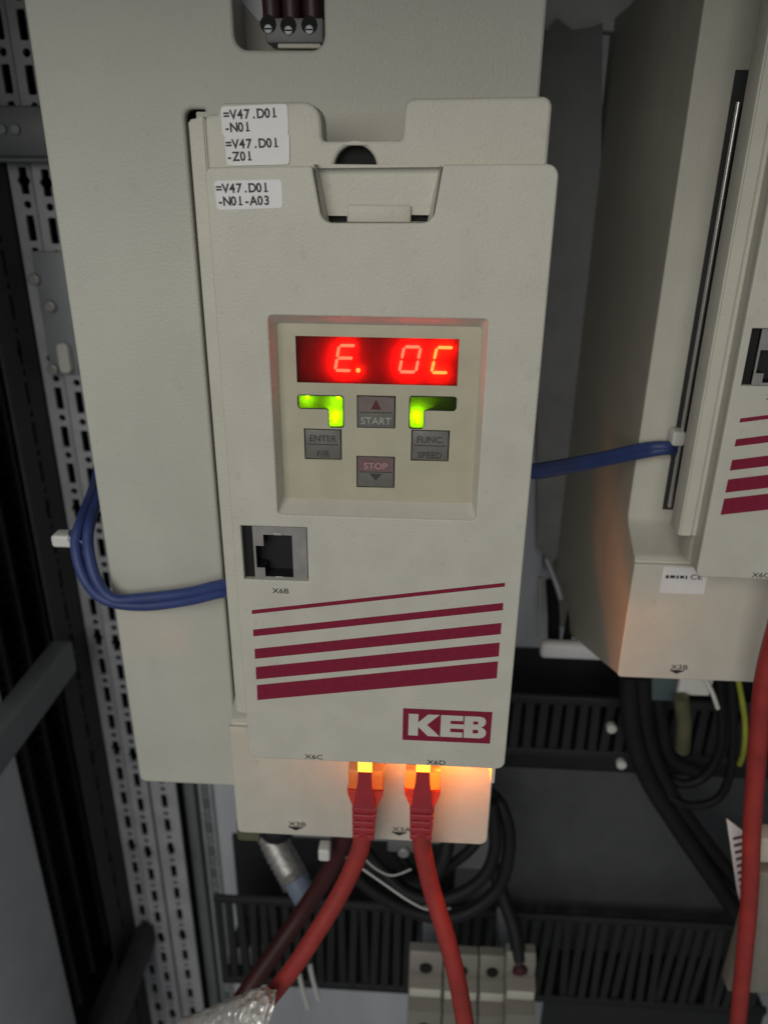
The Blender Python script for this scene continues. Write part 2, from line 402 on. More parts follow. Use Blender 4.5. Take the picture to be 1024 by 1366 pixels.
# bracket with bolts on the rail beside the housing
t = thing('rail_bracket', (-150, YB-8, 40), 'grey metal bracket bolted to the punched upright', 'bracket')
bx0, bz0 = XZ(85, 500, YB-9); bx1, bz1 = XZ(58, 335, YB-9)
box('bracket_plate', -168, -133, YB-9, YB-6.2, bz0, bz1, ZINC, t, bev=.6)
for (px, py) in ((68, 408), (47, 372), (72, 522-30)):
    x, z = XZ(px, py, YB-10); sheet('bolt', [circle(x, z, 3.4, 14)], YB-13, YB-9, SCREW, t, bev=.8)
for (px, py) in ((90, 476),):
    x, z = XZ(px, py, YB-10); sheet('clip', [rounded(rect(x-4, x+3, z-9, z+9), 3, 4)], YB-15, YB-9, TIE, t, bev=1)

# ------------------------------------------------------------------ cream housing behind the left inverter
YP = 55.0
hx0 = -66.5; hz0 = XZ(185, 1043, YP)[1]; hx1 = XZ(725, 60, YP)[0]
t = thing('filter_housing', (0, YP, hz0), 'wide cream metal housing behind the lit inverter with a terminal recess at its top', 'housing')
rx0, rz0 = XZ(313, 66, YP); rx1, _ = XZ(433, 65, YP)
outl = rounded([(hx0, hz0), (-20.1, hz0), (-20.1, 210.3), (-13.5, 210.3), (-13.5, 190), (hx1, 190), (hx1, 286), (hx0, 286)], [3, 1, 2.5, .5, .5, .5, 3, 3], 5)
hole = rounded(rect(rx0, rx1, rz0, 276), 4, 5)
sheet('front_panel', [outl, hole], YP, YP+4, CREAM2, t, bev=1.0)
box('side_wall', hx0+.5, hx0+3, YP+4.2, YB-.5, hz0+1, 285, CREAM2, t)
box('inner_wall', -22.8, -20.5, YP+4.2, YB-.5, hz0+1, 189, SIDE, t)
box('bottom_wall', hx0+3.2, -23.0, YP+4.2, YB-.5, hz0+1, hz0+3.2, CREAM2, t)
box('top_wall', hx0+3.2, hx1-.5, YP+4.2, YB-.5, 282, 284.5, CREAM2, t)
box('side_wall', hx1-3, hx1-.5, YP+4.2, YB-.5, 216, 281.8, CREAM2, t)
loft('recess_wall', [[(x, YP+3.2, z) for x, z in hole], [(x, YP+16, z) for x, z in hole]], CREAM2, t)
fx, fz = XZ(330, 30, YP+14)
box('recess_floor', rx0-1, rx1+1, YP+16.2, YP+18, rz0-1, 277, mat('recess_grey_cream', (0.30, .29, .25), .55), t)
# terminal block in the recess
tb = box('terminal_block', XZ(354, 40, YP+6)[0], XZ(431, 40, YP+6)[0], YP+6, YP+16, XZ(390, 57, YP+6)[1], XZ(390, 23, YP+6)[1], GREYT, t, bev=.6)
for px, py in ((357, 36), (384, 38), (412, 37)):
    x, z = XZ(px, py, YP+5)
    sheet('screw', [circle(x, z-.3, 1.35, 14)], YP+5.4, YP+6.4, ZINC, tb, bev=.3)
    box('screw_slot', x-1.1, x+1.1, YP+5.32, YP+5.5, z-.5, z-.1, DARK, tb)
    sheet('screw_hole', [circle(x, z+1.0, 2.5, 14)], YP+5.85, YP+5.95, DARK, tb)
x0, z0 = XZ(371, 66, YP+3); x1, z1 = XZ(428, 57, YP+3)
box('terminal_foot', x0, x1, YP+2.0, YP+12, z0+.3, z1-.2, CREAM, tb, bev=.4)
for i, (px, q) in enumerate(((364, 'next to the pale tag'), (390, 'between the other two'), (418, 'farthest from the pale tag'))):
    a = P(px, 26, YP+10); o = tube('supply_wire', [(a.x, YP+10, a.z-3), (a.x, YP+9, a.z+12), (a.x+1, YP+8, a.z+28), (a.x+2, YP+8, a.z+46)], 3.0, WIRE)
    tag(o, 'dark brown supply wire in the recessed terminals, ' + q, 'wire', 'wires in the recessed terminals')
x0, z0 = XZ(318, 26, YP+13); x1, _ = XZ(354, 26, YP+13)
tag(sheet('paper_tag', [rounded([(x0+6, z0), (x1, z0), (x1, z0+40), (x0-8, z0+40), (x0-8, z0+14)], 1, 2)], YP+15.2, YP+16, mat('pale_tag', (.55, .57, .60), .5), None), 'pale grey tag tucked behind the recessed terminals', 'tag')

# ------------------------------------------------------------------ the inverter
X0, X1, ZB, ZT = 0.0, 90.0, 1.6, 194.2
def build_inverter():
    D = thing('frequency_inverter', (37.5, 120, -62), 'cream inverter with glowing red display reading E. OC and green indicator lights', 'inverter', 'inverters on the mounting plate')
    # body: extruded side profile
    prof = [(47, 209), (199, 209), (199, -134), (56, -74), (31, -63), (28, -60.5), (28, -7.6), (28.7, -6.6), (28.2, -5.8), (29.2, -4.6), (31, -4.2), (44.5, 2.6), (47, 6)]
    side_sheet('body', [prof], -14.3, 89.4, CREAM, D, bev=.7)
    # terminal cover at the bottom, front lying just proud of the body
    lc = [(-14.6, -62.3), (89.7, -62.3), (89.7, -7.2), (-14.6, -7.2)]
    low = sheet('terminal_cover', [rounded(lc, [2, 3.5, .5, .5], 5)], 26.6, 29.5, CREAM, D, bev=.6)
    for px, py, s in ((385, 1098, 'X3B'), (523, 1105, 'X3A')):
        x, z = XZ(px, py+4, 26.5)
        text('marking', s, x, z, 2.3, 26.55, INK, low, xs=1.25, bold=.02)
        poly('arrow', [[(x-.2, z-.7), (x+2.9, z-2.4), (x+6.0, z-.7), (x+6.0, z-.4), (x-.2, z-.4)]], 26.55, INK, low)
    x0, z0 = XZ(345, 1036, 26.5); x1, z1 = XZ(478, 1010, 26.5)
    rl = sheet('rating_label', [rounded(rect(-3.0, 15, -20.0, -8.0), .6, 2)], 26.45, 26.58, LABEL, low)
    for i_, (xa, wd) in enumerate(((-1.5, 1.2), (.2, 2.0), (2.8, .8), (4.2, 1.6), (6.4, .7))):
        poly('print_mark', [rect(xa, xa+wd, -13.2+.2*(i_ % 2), -11.7)], 26.44, INK, rl)
    text('marking', 'CE', 8.2, -13.2, 2.2, 26.44, INK, low, xs=1.3, bold=.03)
    # front cover around the operator: notch at the top
    yc = 8.0
    pts = [(255, 152), (290, 148), (294, 137), (427, 135), (430, 188), (537, 186.5), (541, 131), (737, 128)]
    q = [XZ(a, b, yc) for a, b in pts]
    q[1] = (q[1][0], q[0][1]); cl = -1.2; cr = 88.0
    out = [(cl, 14), (cl, q[0][1]), q[1], q[2], q[3], q[4], q[5], q[6], (cr, q[7][1]), (cr, 14)]
    hx, hz = XZ(474, 224, yc)
    cov = sheet('front_cover', [rounded(out, [1, 3, .6, 1.5, 4.5, .8, .8, 2.5, 2.5, 1], 5), circle(hx, hz, 5.6, 32), rect(3, 84, 18, 168)], yc, yc+11, CREAM, D, bev=.9)
    bm = bmesh.new(); zt_ = q[0][1]; lo = [(-1.3, yc+.15), (-5.6, yc+.7), (-6.3, yc+2.6), (-6.0, yc+10.9), (-1.3, yc+10.9)]
    A = [bm.verts.new((x_, y_, 14.2)) for x_, y_ in lo]; B = [bm.verts.new((x_, y_, zt_-.4-(.9 if x_ < -4 else 0))) for x_, y_ in lo]
    for k_ in range(5): bm.faces.new((A[k_], A[(k_+1) % 5], B[(k_+1) % 5], B[k_]))
    bm.faces.new(A); bm.faces.new(B)
    bmesh.ops.bevel(bm, geom=list(bm.edges), offset=.45, segments=2, affect='EDGES')
    from_bm('cover_side', bm, CREAM, cov, smooth=True, angle=40)
    sheet('hole_shade', [circle(hx, hz, 5.9, 32)], yc+4, yc+6, DARK, cov)  # dark disc put in as the shade inside the hole
    # sloped inner cheeks of the notch
    xa, za = q[3]; xb, zb = q[4]
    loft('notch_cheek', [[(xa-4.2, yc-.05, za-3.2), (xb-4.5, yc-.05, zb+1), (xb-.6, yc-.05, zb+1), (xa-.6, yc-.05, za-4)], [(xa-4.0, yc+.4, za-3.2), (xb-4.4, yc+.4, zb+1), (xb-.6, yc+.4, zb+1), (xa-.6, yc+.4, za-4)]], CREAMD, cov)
    for a, b in ((4, 30), (60, 86)):
        box('cover_peg', a, b, yc+11.2, 46.8, 150, 190, BLACK, cov)
        box('cover_peg', a, b, yc+11.2, 46.8, 20, 40, BLACK, cov)
    sheet('side_slot_shade', [rect(-.6, 88, 9, 170)], 46.2, 46.95, SIDE, cov)  # dark sheet put in as the shade of the side slot
    tube('steel_rod', [(.6, 42, 12), (.6, 42, 90), (.6, 42, 160)], .8, mat('polished_rod', (.75, .75, .73), .3, metal=.8), cov)
    # labels stuck on
    def sticker(pxs, lines, y, zoff=0):
        co = [XZ(a, b, y) for a, b in pxs]
        lab = sheet('identification_label', [rounded(co, .9, 4)], y-.12, y-.005, LABEL, D)
        (xl, zt), (xr, ztr) = co[3], co[2]; rot = math.atan2(ztr-zt, xr-xl)
        for (px, py, s, mono) in lines:
            x, z = XZ(px, py, y-.13); text('lettering', s, x, z, 2.15, y-.12, INK, lab, mono=mono, xs=.95, rot=rot, bold=.09)
        return lab
    yl = yc-.15
    sticker([(297, 182), (385, 179), (383, 138), (294, 142)], [(298, 159, '=V47.D01', 1.78), (299, 176, '-N01', 1.78)], yl)
    sticker([(303, 221), (386, 219), (386, 177), (299, 180)], [(301, 198, '=V47.D01', 1.78), (302, 214.5, '-Z01', 1.78)], yl-.13)
    # ---- operator panel
    OP = None
    def L0(px, py, y=0): return XZ(px, py, y)
    # outline with finger notch at the top centre
    n0 = [XZ(416, 219, 0), XZ(430, 297, 0), XZ(577, 297, 0), XZ(591, 219, 0)]
    outl = [(X0, ZB), (X1, ZB), (X1, ZT+.4), (n0[3][0], ZT), n0[2], n0[1], (n0[0][0], ZT-.6), (X0, ZT-1.2)]
    rec = rect(14.6, 74.7, 96.4, 156.0)
    recr = rounded(rec, 1.2, 4)
    sock = rect(XZ(323.5, 740, 0)[0], XZ(410, 740, 0)[0], XZ(365, 774.5, 0)[1], XZ(365, 703, 0)[1])
    OP = sheet('operator_panel', [rounded(outl, [2.5, 3, 3, .8, 3, 3, .8, 2], 5), recr, sock], 0, 3.2, CREAM, D, bev=.55)
    # shell behind the front, open inside
    loft('shell', [[(x, 2.9, z) for x, z in rounded([(X0+.15, ZB+.15), (X1-.15, ZB+.15), (X1-.15, ZT), (X0+.15, ZT-1.6)], 2.4, 4)], [(x, 7.9, z) for x, z in rounded([(X0+.15, ZB+.15), (X1-.15, ZB+.15), (X1-.15, ZT), (X0+.15, ZT-1.6)], 2.4, 4)]], CREAM, OP)
    box('shell', .6, 89.4, 12.0, 24.5, ZB+.4, 60, CREAM, OP, bev=.6)
    # recess: sloped rim and keypad floor
    yf = 5.0
    flo = rounded(rect(15.9, 73.4, 99.9, 153.2), 1.2, 4)
    loft('recess_rim', [[(x, .45, z) for x, z in recr], [(x, yf, z) for x, z in flo]], CREAM, OP)
    d0, d1, dz0, dz1 = 21.05, 67.35, 136.3, 149.7
    wins = [rect(d0, d1, dz0, dz1)]
    def ind(px0, px1, py0, py1, lx0, lx1, pyb, left):
        a, zt = XZ(px0, py0, yf); b, _ = XZ(px1, py0, yf); zm = XZ(px0, py1, yf)[1]; zb = XZ(lx0, pyb, yf)[1]
        l0 = XZ(lx0, pyb, yf)[0]; l1 = XZ(lx1, pyb, yf)[0]
        if left: pts = [(l0, zb), (b, zb), (b, zt), (a, zt), (a, zm), (l0, zm)]
        else: pts = [(a, zb), (l1, zb), (l1, zm), (b, zm), (b, zt), (a, zt)]
        return pts
    i1 = ind(397.3, 457.4, 527, 545, 438.3, 457.4, 569.3, True)
    i2 = ind(546.7, 608.4, 528.5, 547, 546.7, 565, 571, False)
    b_px = {'START': (476, 527, 527.5, 571), 'ENTER': (406.5, 456, 572, 613), 'FUNC': (547.5, 598, 573.5, 615), 'STOP': (475.5, 526, 608.5, 650.5)}
    bt = {k: rect(XZ(v[0], v[3], yf)[0], XZ(v[1], v[3], yf)[0], XZ((v[0]+v[1])/2, v[3], yf)[1], XZ((v[0]+v[1])/2, v[2], yf)[1]) for k, v in b_px.items()}
    holes = wins + [rounded(i1, .7, 3), rounded(i2, .7, 3)] + [list(r) for r in bt.values()]
    sheet('keypad_plate', [flo] + holes, yf, yf+1.6, PANEL, OP)
    # display: dark block with 7-segment digits behind a red pane
    box('display_body', d0-1, d1+1, yf+3.4, yf+6, dz0-1, dz1+1, DISPB, OP)
    loft('display_frame', [[(x, yf+.2, z) for x, z in rect(d0, d1, dz0, dz1)], [(x, yf+3.4, z) for x, z in rect(d0, d1, dz0, dz1)]], DARK, OP)
    box('display_window', d0+.03, d1-.03, yf+.5, yf+1.0, dz0+.03, dz1-.03, REDPANE, OP)
    sh = math.tan(math.radians(10)); W, H, T = 5.6, 8.1, .86
    ys = yf+2.2
    def seg(kx, kz, s, m):
        g = .16
        def h(z, f=0): return [(T/2+g, z), (T+g*.5, z+T/2), (W-T-g*.5, z+T/2), (W-T/2-g, z), (W-T-g*.5, z-T/2), (T+g*.5, z-T/2)]
        def vv(x, za, zb): return [(x, za+g), (x+T/2, za+T/2+g), (x+T/2, zb-T/2-g), (x, zb-g), (x-T/2, zb-T/2-g), (x-T/2, za+T/2+g)]
        S_ = {'a': h(H-T/2), 'g': h(H/2), 'd': h(T/2), 'f': vv(T/2, H/2, H-T/2), 'b': vv(W-T/2, H/2, H-T/2), 'e': vv(T/2, T/2, H/2), 'c': vv(W-T/2, T/2, H/2)}[s]
        sheet('digit_segment', [[(kx+x+z*sh, kz+z) for x, z in S_]], ys, ys+.25, m, OP)
    zb_ = XZ(460, 496.2, ys)[1]
    for px, lit, m in ((402, '', None), (444.5, 'afged', SEGE), (487, '', None), (530, 'abcdef', SEG0), (573, 'afed', SEGC)):
        kx = XZ(px, 497, ys)[0]
        for s in 'abcdefg':
            if s in lit: seg(kx, zb_, s, m)
            elif not lit or True: seg(kx, zb_, s, SEGOFF)
    kx, kz = XZ(477.5, 494, ys); sheet('decimal_point', [circle(kx, kz, .65, 14)], ys, ys+.25, SEGC, OP)
    # indicator windows
    def centre(pts): return sum(p[0] for p in pts)/len(pts), sum(p[1] for p in pts)/len(pts)
    for pts, leds in ((i1, ((410, 530, .75), (451, 530, .8), (448, 552, 1.25), (447, 562, .6))), (i2, ((555, 552, 1.35), (557, 563, .5)))):
        cx, cz = centre(pts)
        r = rounded(pts, .7, 3)
        loft('indicator_well', [[(x, yf+.15, z) for x, z in r], [(x, yf+3.6, z) for x, z in r]], GREENB, OP, close_last=True)
        ins = rounded([(cx+(x-cx)*.985, cz+(z-cz)*.985) for x, z in pts], .6, 3)
        sheet('indicator_window', [ins], yf+.4, yf+.8, GRNPANE, OP)
        big_ = rounded([(cx+(x-cx)*1.012+(.12 if x > cx else -.12), z+(.22 if z > cz else -.22)) for x, z in pts], .8, 3)
        sheet('indicator_rim', [big_, ins], yf-.06, yf+.3, BLACK, OP)
        for px, py, rr in leds:
            x, z = XZ(px, py, yf+2.4); sheet('indicator_led', [circle(x, z, rr*.55, 12)], yf+2.4, yf+2.8, LEDG, OP)
    # buttons with their print
    for k, r in bt.items():
        (a, z0), (b, _), (_, z1), _ = r
        yb_ = yf-.55 if k == 'START' else yf-.1
        m = {'START': BTNB, 'STOP': BTNM}.get(k, BTN)
        zm = (z0+z1)/2
        box('button', a+.28, b-.28, yb_, yf+2.4, z0+.28, z1-.28, BTN, OP, bev=.35)
        sheet('button_gap', [rect(a-.2, b+.2, z0-.2, z1+.2)], yf+1.65, yf+1.9, DARK, OP)
        if k in ('START', 'STOP'):
            poly('button_field', [rect(a+.45, b-.45, zm+.05, z1-.45)], yb_, m, OP, thick=.04)
        poly('button_line', [rect(a+1.0, b-1.0, zm-.14, zm+.14)], yb_, BINK, OP, thick=.07)
        cx = (a+b)/2
        if k == 'START':
            poly('button_arrow', [[(cx-1.5, zm+.9), (cx+1.5, zm+.9), (cx, z1-1.0)]], yb_, BRED, OP, thick=.09)
            text('button_text', 'START', cx, z0+1.35, 2.1, yb_, BWHITE, OP, xs=1.02, align='CENTER', bold=.03)
        if k == 'STOP':
            text('button_text', 'STOP', cx, zm+1.0, 2.0, yb_-.05, BPINK, OP, xs=1.05, align='CENTER', bold=.02)
            poly('button_arrow', [[(cx-1.9, zm-.5), (cx+1.9, zm-.5), (cx, zm-2.7)]], yb_, BINK, OP, thick=.09)
        if k == 'ENTER':
            text('button_text', 'ENTER', cx, zm+.95, 1.9, yb_, BINK, OP, xs=1.0, align='CENTER', bold=.03)
            text('button_text', 'F/R', cx, z0+.95, 1.9, yb_, BINK, OP, xs=1.1, align='CENTER', bold=.03)
        if k == 'FUNC':
            text('button_text', 'FUNC.', cx, zm+.95, 1.9, yb_, BINK, OP, xs=1.05, align='CENTER', bold=.03)
            text('button_text', 'SPEED', cx, z0+.95, 1.9, yb_, BINK, OP, xs=.98, align='CENTER', bold=.03)
    # finger notch: sloped walls, floor with two slots, latch tab
    nf = 5.5
    ni = [XZ(424, 219, nf), XZ(440, 299, nf), XZ(569, 299, nf), XZ(586, 219, nf)]
    ni[0] = (ni[0][0], ZT-.2); ni[3] = (ni[3][0], ZT-.2)
    no = [(n0[0][0]+.4, ZT-.2), (n0[1][0]+.2, n0[1][1]+.2), (n0[2][0]-.2, n0[2][1]+.2), (n0[3][0]-.4, ZT-.2)]
    bm = bmesh.new()
    A = [bm.verts.new((x, .3, z)) for x, z in no]; B = [bm.verts.new((x, nf, z)) for x, z in ni]
    for i in range(3): bm.faces.new((A[i], A[i+1], B[i+1], B[i]))
    from_bm('notch_wall', bm, CREAM, OP)
    def prect(a, b, c, d, y): return rect(XZ((a), (d), y)[0], XZ(b, d, y)[0], XZ((a+b)/2, d, y)[1], XZ((a+b)/2, c, y)[1])
    s1 = prect(437, 463, 287.5, 296.5, nf); s2 = prect(548, 575, 286.5, 295.5, nf)
    big = [(ni[0][0]-1, ZT-.1), (ni[1][0]-3, ni[1][1]-2), (ni[2][0]+3, ni[2][1]-2), (ni[3][0]+1, ZT-.1)]
    sheet('notch_floor', [big, s1, s2], nf+.05, nf+1.2, CREAM, OP)
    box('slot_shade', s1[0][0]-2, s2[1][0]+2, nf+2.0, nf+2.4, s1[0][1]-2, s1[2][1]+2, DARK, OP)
    tb_ = prect(463.5, 547.5, 273, 297.5, nf-1)
    box('latch_tab', tb_[0][0], tb_[1][0], nf-1.4, nf-.0, tb_[0][1], tb_[2][1], CREAM, OP, bev=.5)
    for i in (-1, 1):
        cx = (tb_[0][0]+tb_[1][0])/2
        bm = bmesh.new()
    # network socket in the front: metal shell with T-shaped mouth
    ya = .7
    fx0, fx1 = XZ(338.5, 740, ya)[0], XZ(409.3, 740, ya)[0]; fz0, fz1 = sock[0][1]+.15, sock[2][1]-.25
    mouth = [XZ(354, 769, ya), XZ(391.5, 769, ya), XZ(391.5, 714.5, ya), XZ(354, 714.5, ya)]
    mx0 = (mouth[0][0]); mx1 = mouth[1][0]; mz0 = mouth[0][1]; mz1 = mouth[2][1]
    nz0 = XZ(342, 757, ya)[1]; nz1 = XZ(342, 728, ya)[1]; nx = XZ(341.5, 740, ya)[0]
    T_ = [(mx0, mz0), (mx1, mz0), (mx1, mz1), (mx0, mz1), (mx0, nz1), (nx, nz1), (nx, nz0), (mx0, nz0)]
    sheet('socket_shell', [rect(fx0, fx1, fz0, fz1), T_], ya, ya+.5, STEEL, OP)
    loft('socket_mouth', [[(x, ya+.3, z) for x, z in T_], [(x, ya+6, z) for x, z in T_]], BLACK, OP, close_last=True)
    for zz in (mz0-.5, mz1-.1):
        box('socket_spring', (mx0+mx1)/2-1.3, (mx0+mx1)/2+1.3, ya-.15, ya+.2, zz, zz+.7, SCREW, OP, bev=.1)
    box('socket_gap', sock[0][0]-.4, fx0-.05, 2.2, 3.0, sock[0][1]-.4, sock[2][1]+.4, DARK, OP)
    x, z = XZ(365, 791, 0); text('marking', 'X6B', x-.4, z, 1.75, -.01, INK, OP, xs=1.2, bold=.02)
    for px, py, s in ((406.5, 1012, 'X6C'), (569, 1019.5, 'X6D')):
        x, z = XZ(px, py, 0); text('marking', s, x, z, 1.9, -.01, INK, OP, xs=1.25, bold=.02)
    # stripes and emblem
    for a in (((335.8, 814), (335.9, 819.2), (673, 782.5), (673.2, 777.4)), ((337.5, 840), (337.8, 849), (670.5, 814), (671, 804.3)), ((339.5, 865.8), (340, 879), (667.6, 846), (668.6, 831)),
              ((341, 890), (341.7, 906.4), (665, 875.7), (666.2, 857.2)), ((342.5, 914), (343.3, 934), (662.4, 904.8), (664, 882.2))):
        poly('stripe', [[XZ(*p, 0) for p in a]], -.005, BURG, OP)
    kb = [XZ(537.6, 945.4, 0), XZ(656.5, 949.5, 0), XZ(653.3, 991.7, 0), XZ(536.4, 987.6, 0)]
    ex0 = (kb[0][0]+kb[3][0])/2; ex1 = (kb[1][0]+kb[2][0])/2; ez1 = (kb[0][1]+kb[1][1])/2; ez0 = (kb[2][1]+kb[3][1])/2
    poly('emblem_plate', [rect(ex0, ex1, ez0, ez1)], -.005, BURG, OP)
    def uv(pts): return [(ex0+u*(ex1-ex0), ez1-v*(ez1-ez0)) for u, v in pts]
    K = [(.065, .16), (.175, .16), (.175, .42), (.285, .16), (.415, .16), (.275, .485), (.425, .84), (.29, .84), (.175, .56), (.175, .84), (.065, .84)]
    E_ = [(.43, .16), (.68, .16), (.68, .32), (.54, .32), (.54, .425), (.70, .425), (.70, .565), (.54, .565), (.54, .68), (.68, .68), (.68, .84), (.43, .84)]
    Bo = [(.695, .16), (.87, .16), (.915, .19), (.935, .27), (.935, .38), (.91, .46), (.885, .49), (.92, .53), (.945, .61), (.945, .72), (.92, .81), (.875, .84), (.695, .84)]
    Bh1 = [(.795, .31), (.845, .31), (.855, .36), (.845, .41), (.795, .41)]; Bh2 = [(.795, .57), (.85, .57), (.862, .63), (.85, .69), (.795, .69)]
    for lp in ([K], [E_], [Bo, Bh1, Bh2]):
        poly('emblem_letter', [uv(q) for q in lp], -.065, LOGOW, OP, thick=.04)
    # third label on the operator
    co = [(290, 280), (377, 277), (375.5, 239), (285.5, 241)]
    cc = [XZ(a, b, 0) for a, b in co]
    lab = sheet('identification_label', [rounded(cc, .9, 4)], -.13, -.006, LABEL, D)
    rot = math.atan2(cc[2][1]-cc[3][1], cc[2][0]-cc[3][0])
    for px, py, s in ((288, 257, '=V47.D01'), (290, 274, '-N01-A03')):
        x, z = XZ(px, py, -.14); text('lettering', s, x, z, 2.15, -.13, INK, lab, mono=1.74, xs=.95, rot=rot, bold=.09)
    return D, OP, low
INV, OPER, LOWC = build_inverter()
OFF = Vector((159.9, 43.45, 55.6))
INV2 = dup(INV, None, OFF)
for o in children(INV2):                    # what cannot be seen of the second unit stays blank and unlit
    if o.name.startswith('identification_label'):
        for c in children(o): bpy.data.objects.remove(c)
        bpy.data.objects.remove(o); continue
    for c in children(o):
        if c.name.startswith(('digit_segment', 'decimal_point', 'indicator_led')):
            c.material_slots[0].link = 'OBJECT'; c.material_slots[0].material = SEGOFF
tag(INV2, 'second cream inverter set higher and deeper, with blue wires entering its side slot', 'inverter')
# print on the rating strip of the right inverter's terminal cover
for o in [c for c in bpy.data.objects if c.name.startswith('rating_label')]:
    pass


# amber lamps of the two sockets on the operator's underside
LEDY = emit('led_amber_guide', (1.0, 0.42, 0.04), 3.2); LEDW = emit('led_amber_dim', (1.0, 0.30, 0.04), 1.5); LEDS = emit('led_amber_bright', (1.0, 0.24, 0.015), 1250.0)
def amber(x, y, z, rx, ry, rz, m): box('socket_led', x-rx, x+rx, y-ry, y+ry, z-rz, z+rz, m, OPER)
amber(P(488, 1030, 16).x, 17, -4.5, 1.8, 1.0, .6, LEDW)
amber(P(564, 1030, 16).x, 17, -5.5, 3.0, 1.0, .9, LEDO)
amber(P(604, 1030, 16).x, 18, -2.0, 1.6, 1.3, .5, LEDS)
box('led_spill_blocker', 86.2, 87.4, 4, 24.4, -8.4, 1.4, CREAM, OPER)  # added hidden block that keeps LED spill off the right inverter

# ------------------------------------------------------------------ red network cables with plugs
def patch_cable(pxc, path, label):
    Yc = 16.0
    a = P(pxc, 1024, Yc); top = a.z
    b = P(pxc-1, 1068, Yc); c = P(pxc-3, 1116, Yc-1)
    T = thing('network_cable', (a.x, Yc, top), label, 'cable', 'red network cables plugged in under the operator')
    # plug body, clear and red, with latch
    pl = box('plug', a.x-6.6, a.x+6.6, Yc-3.0, Yc+4.8, P(pxc, 1046, Yc).z, top+1.0, CLEARP, T, bev=.5)
    zc = P(pxc, 1046, Yc).z; zd = P(pxc, 1066, Yc).z
    loft('hood', [[(a.x-6.9, Yc-3.6, zc), (a.x+6.9, Yc-3.6, zc), (a.x+6.9, Yc+5, zc), (a.x-6.9, Yc+5, zc)],
                  [(a.x-6.7, Yc-3.7, zc-2.0), (a.x+6.7, Yc-3.7, zc-2.0), (a.x+6.7, Yc+5, zc-2.0), (a.x-6.7, Yc+5, zc-2.0)],
                  [(b.x-4.6, Yc-4, zd), (b.x+4.6, Yc-4, zd), (b.x+4.6, Yc+4, zd), (b.x-4.6, Yc+4, zd)]], REDP, pl, close_last=True)
    lz = P(pxc, 1031, Yc-5.6).z
    box('light_guide', a.x-2.6, a.x+2.6, Yc-5.4, Yc-4.0, lz+.1, lz+5, LEDY, pl)
    loft('latch', [[(a.x-2.5, Yc-5.6, lz), (a.x+2.5, Yc-5.6, lz), (a.x+2.5, Yc-3.8, lz), (a.x-2.5, Yc-3.8, lz)],
                   [(a.x-2.7, Yc-5.9, lz-5), (a.x+2.7, Yc-5.9, lz-5), (a.x+2.7, Yc-4.2, lz-5), (a.x-2.7, Yc-4.2, lz-5)],
                   [(b.x-4.0, Yc-5.6, zd+1.5), (b.x+4.0, Yc-5.6, zd+1.5), (b.x+4.0, Yc-4, zd+1.5), (b.x-4.0, Yc-4, zd+1.5)],
                   [(b.x-4.6, Yc-5.2, zd), (b.x+4.6, Yc-5.2, zd), (b.x+4.6, Yc-3, zd), (b.x-4.6, Yc-3, zd)]], BOOT, pl, close_last=True)
    # ribbed boot
    n = 5; prev = zd+.2; zz = zd; bx = b.x
    step = (zd-c.z)/n
    tube('boot_core', [(b.x, Yc, zd+1), ((b.x+c.x)/2, Yc-.4, (zd+c.z)/2), (c.x, Yc-1, c.z)], 3.7, BOOT, T)
    for k in range(n):
        z1 = zd-step*k; t_ = (k+.5)/n; cx = b.x+(c.x-b.x)*t_; w = 4.7-.25*k/n*2
        sheet('boot_rib', [rounded(rect(cx-w, cx+w, z1-step*.74, z1), .8, 3)], Yc-5.0+.2*k, Yc+3.8, BOOT, T, bev=.6)
    pts = [(c.x, Yc-1, c.z+3)] + [P(px, py, Y) for px, py, Y in path]
    tube('cable', pts, 3.7, RED, T, n=18)
patch_cable(488, [(478, 1140, 14), (455, 1190, 10), (425, 1240, 5), (392, 1290, 0), (352, 1340, -4), (318, 1382, -8), (270, 1450, 0), (240, 1560, 30), (230, 1700, 80)], 'red network cable curving away towards the crumpled foil')
patch_cable(564, [(564, 1135, 14), (575, 1185, 12), (592, 1240, 6), (608, 1300, 0), (620, 1366, -5), (626, 1410, -8), (628, 1500, 10), (620, 1620, 60), (610, 1720, 110)], 'red network cable hanging straight down past the terminal blocks, plug glowing amber')
def cable(name, pts, r, m, label, cat='cable', group=None, **k):
    return tag(tube(name, [P(*p) for p in pts], r, m, **k), label, cat, group)
cable('dark_red_cable', [(470, 1090, 70), (440, 1160, 70), (405, 1215, 65), (370, 1265, 55), (335, 1315, 45), (300, 1370, 35), (270, 1440, 50), (255, 1560, 100), (250, 1650, 150)], 4.6, RED2, 'dark red cable hanging behind the brighter red one by the foil')
cable('red_trunk_cable', [(1060, 760, 44), (1036, 840, 46), (1019, 910, 48), (1010, 1000, 50), (1003, 1100, 52), (999, 1200, 52), (990, 1300, 50), (980, 1400, 48), (965, 1520, 60), (940, 1650, 110)], 3.9, RED, 'thick red cable hanging in front of the higher inverter')

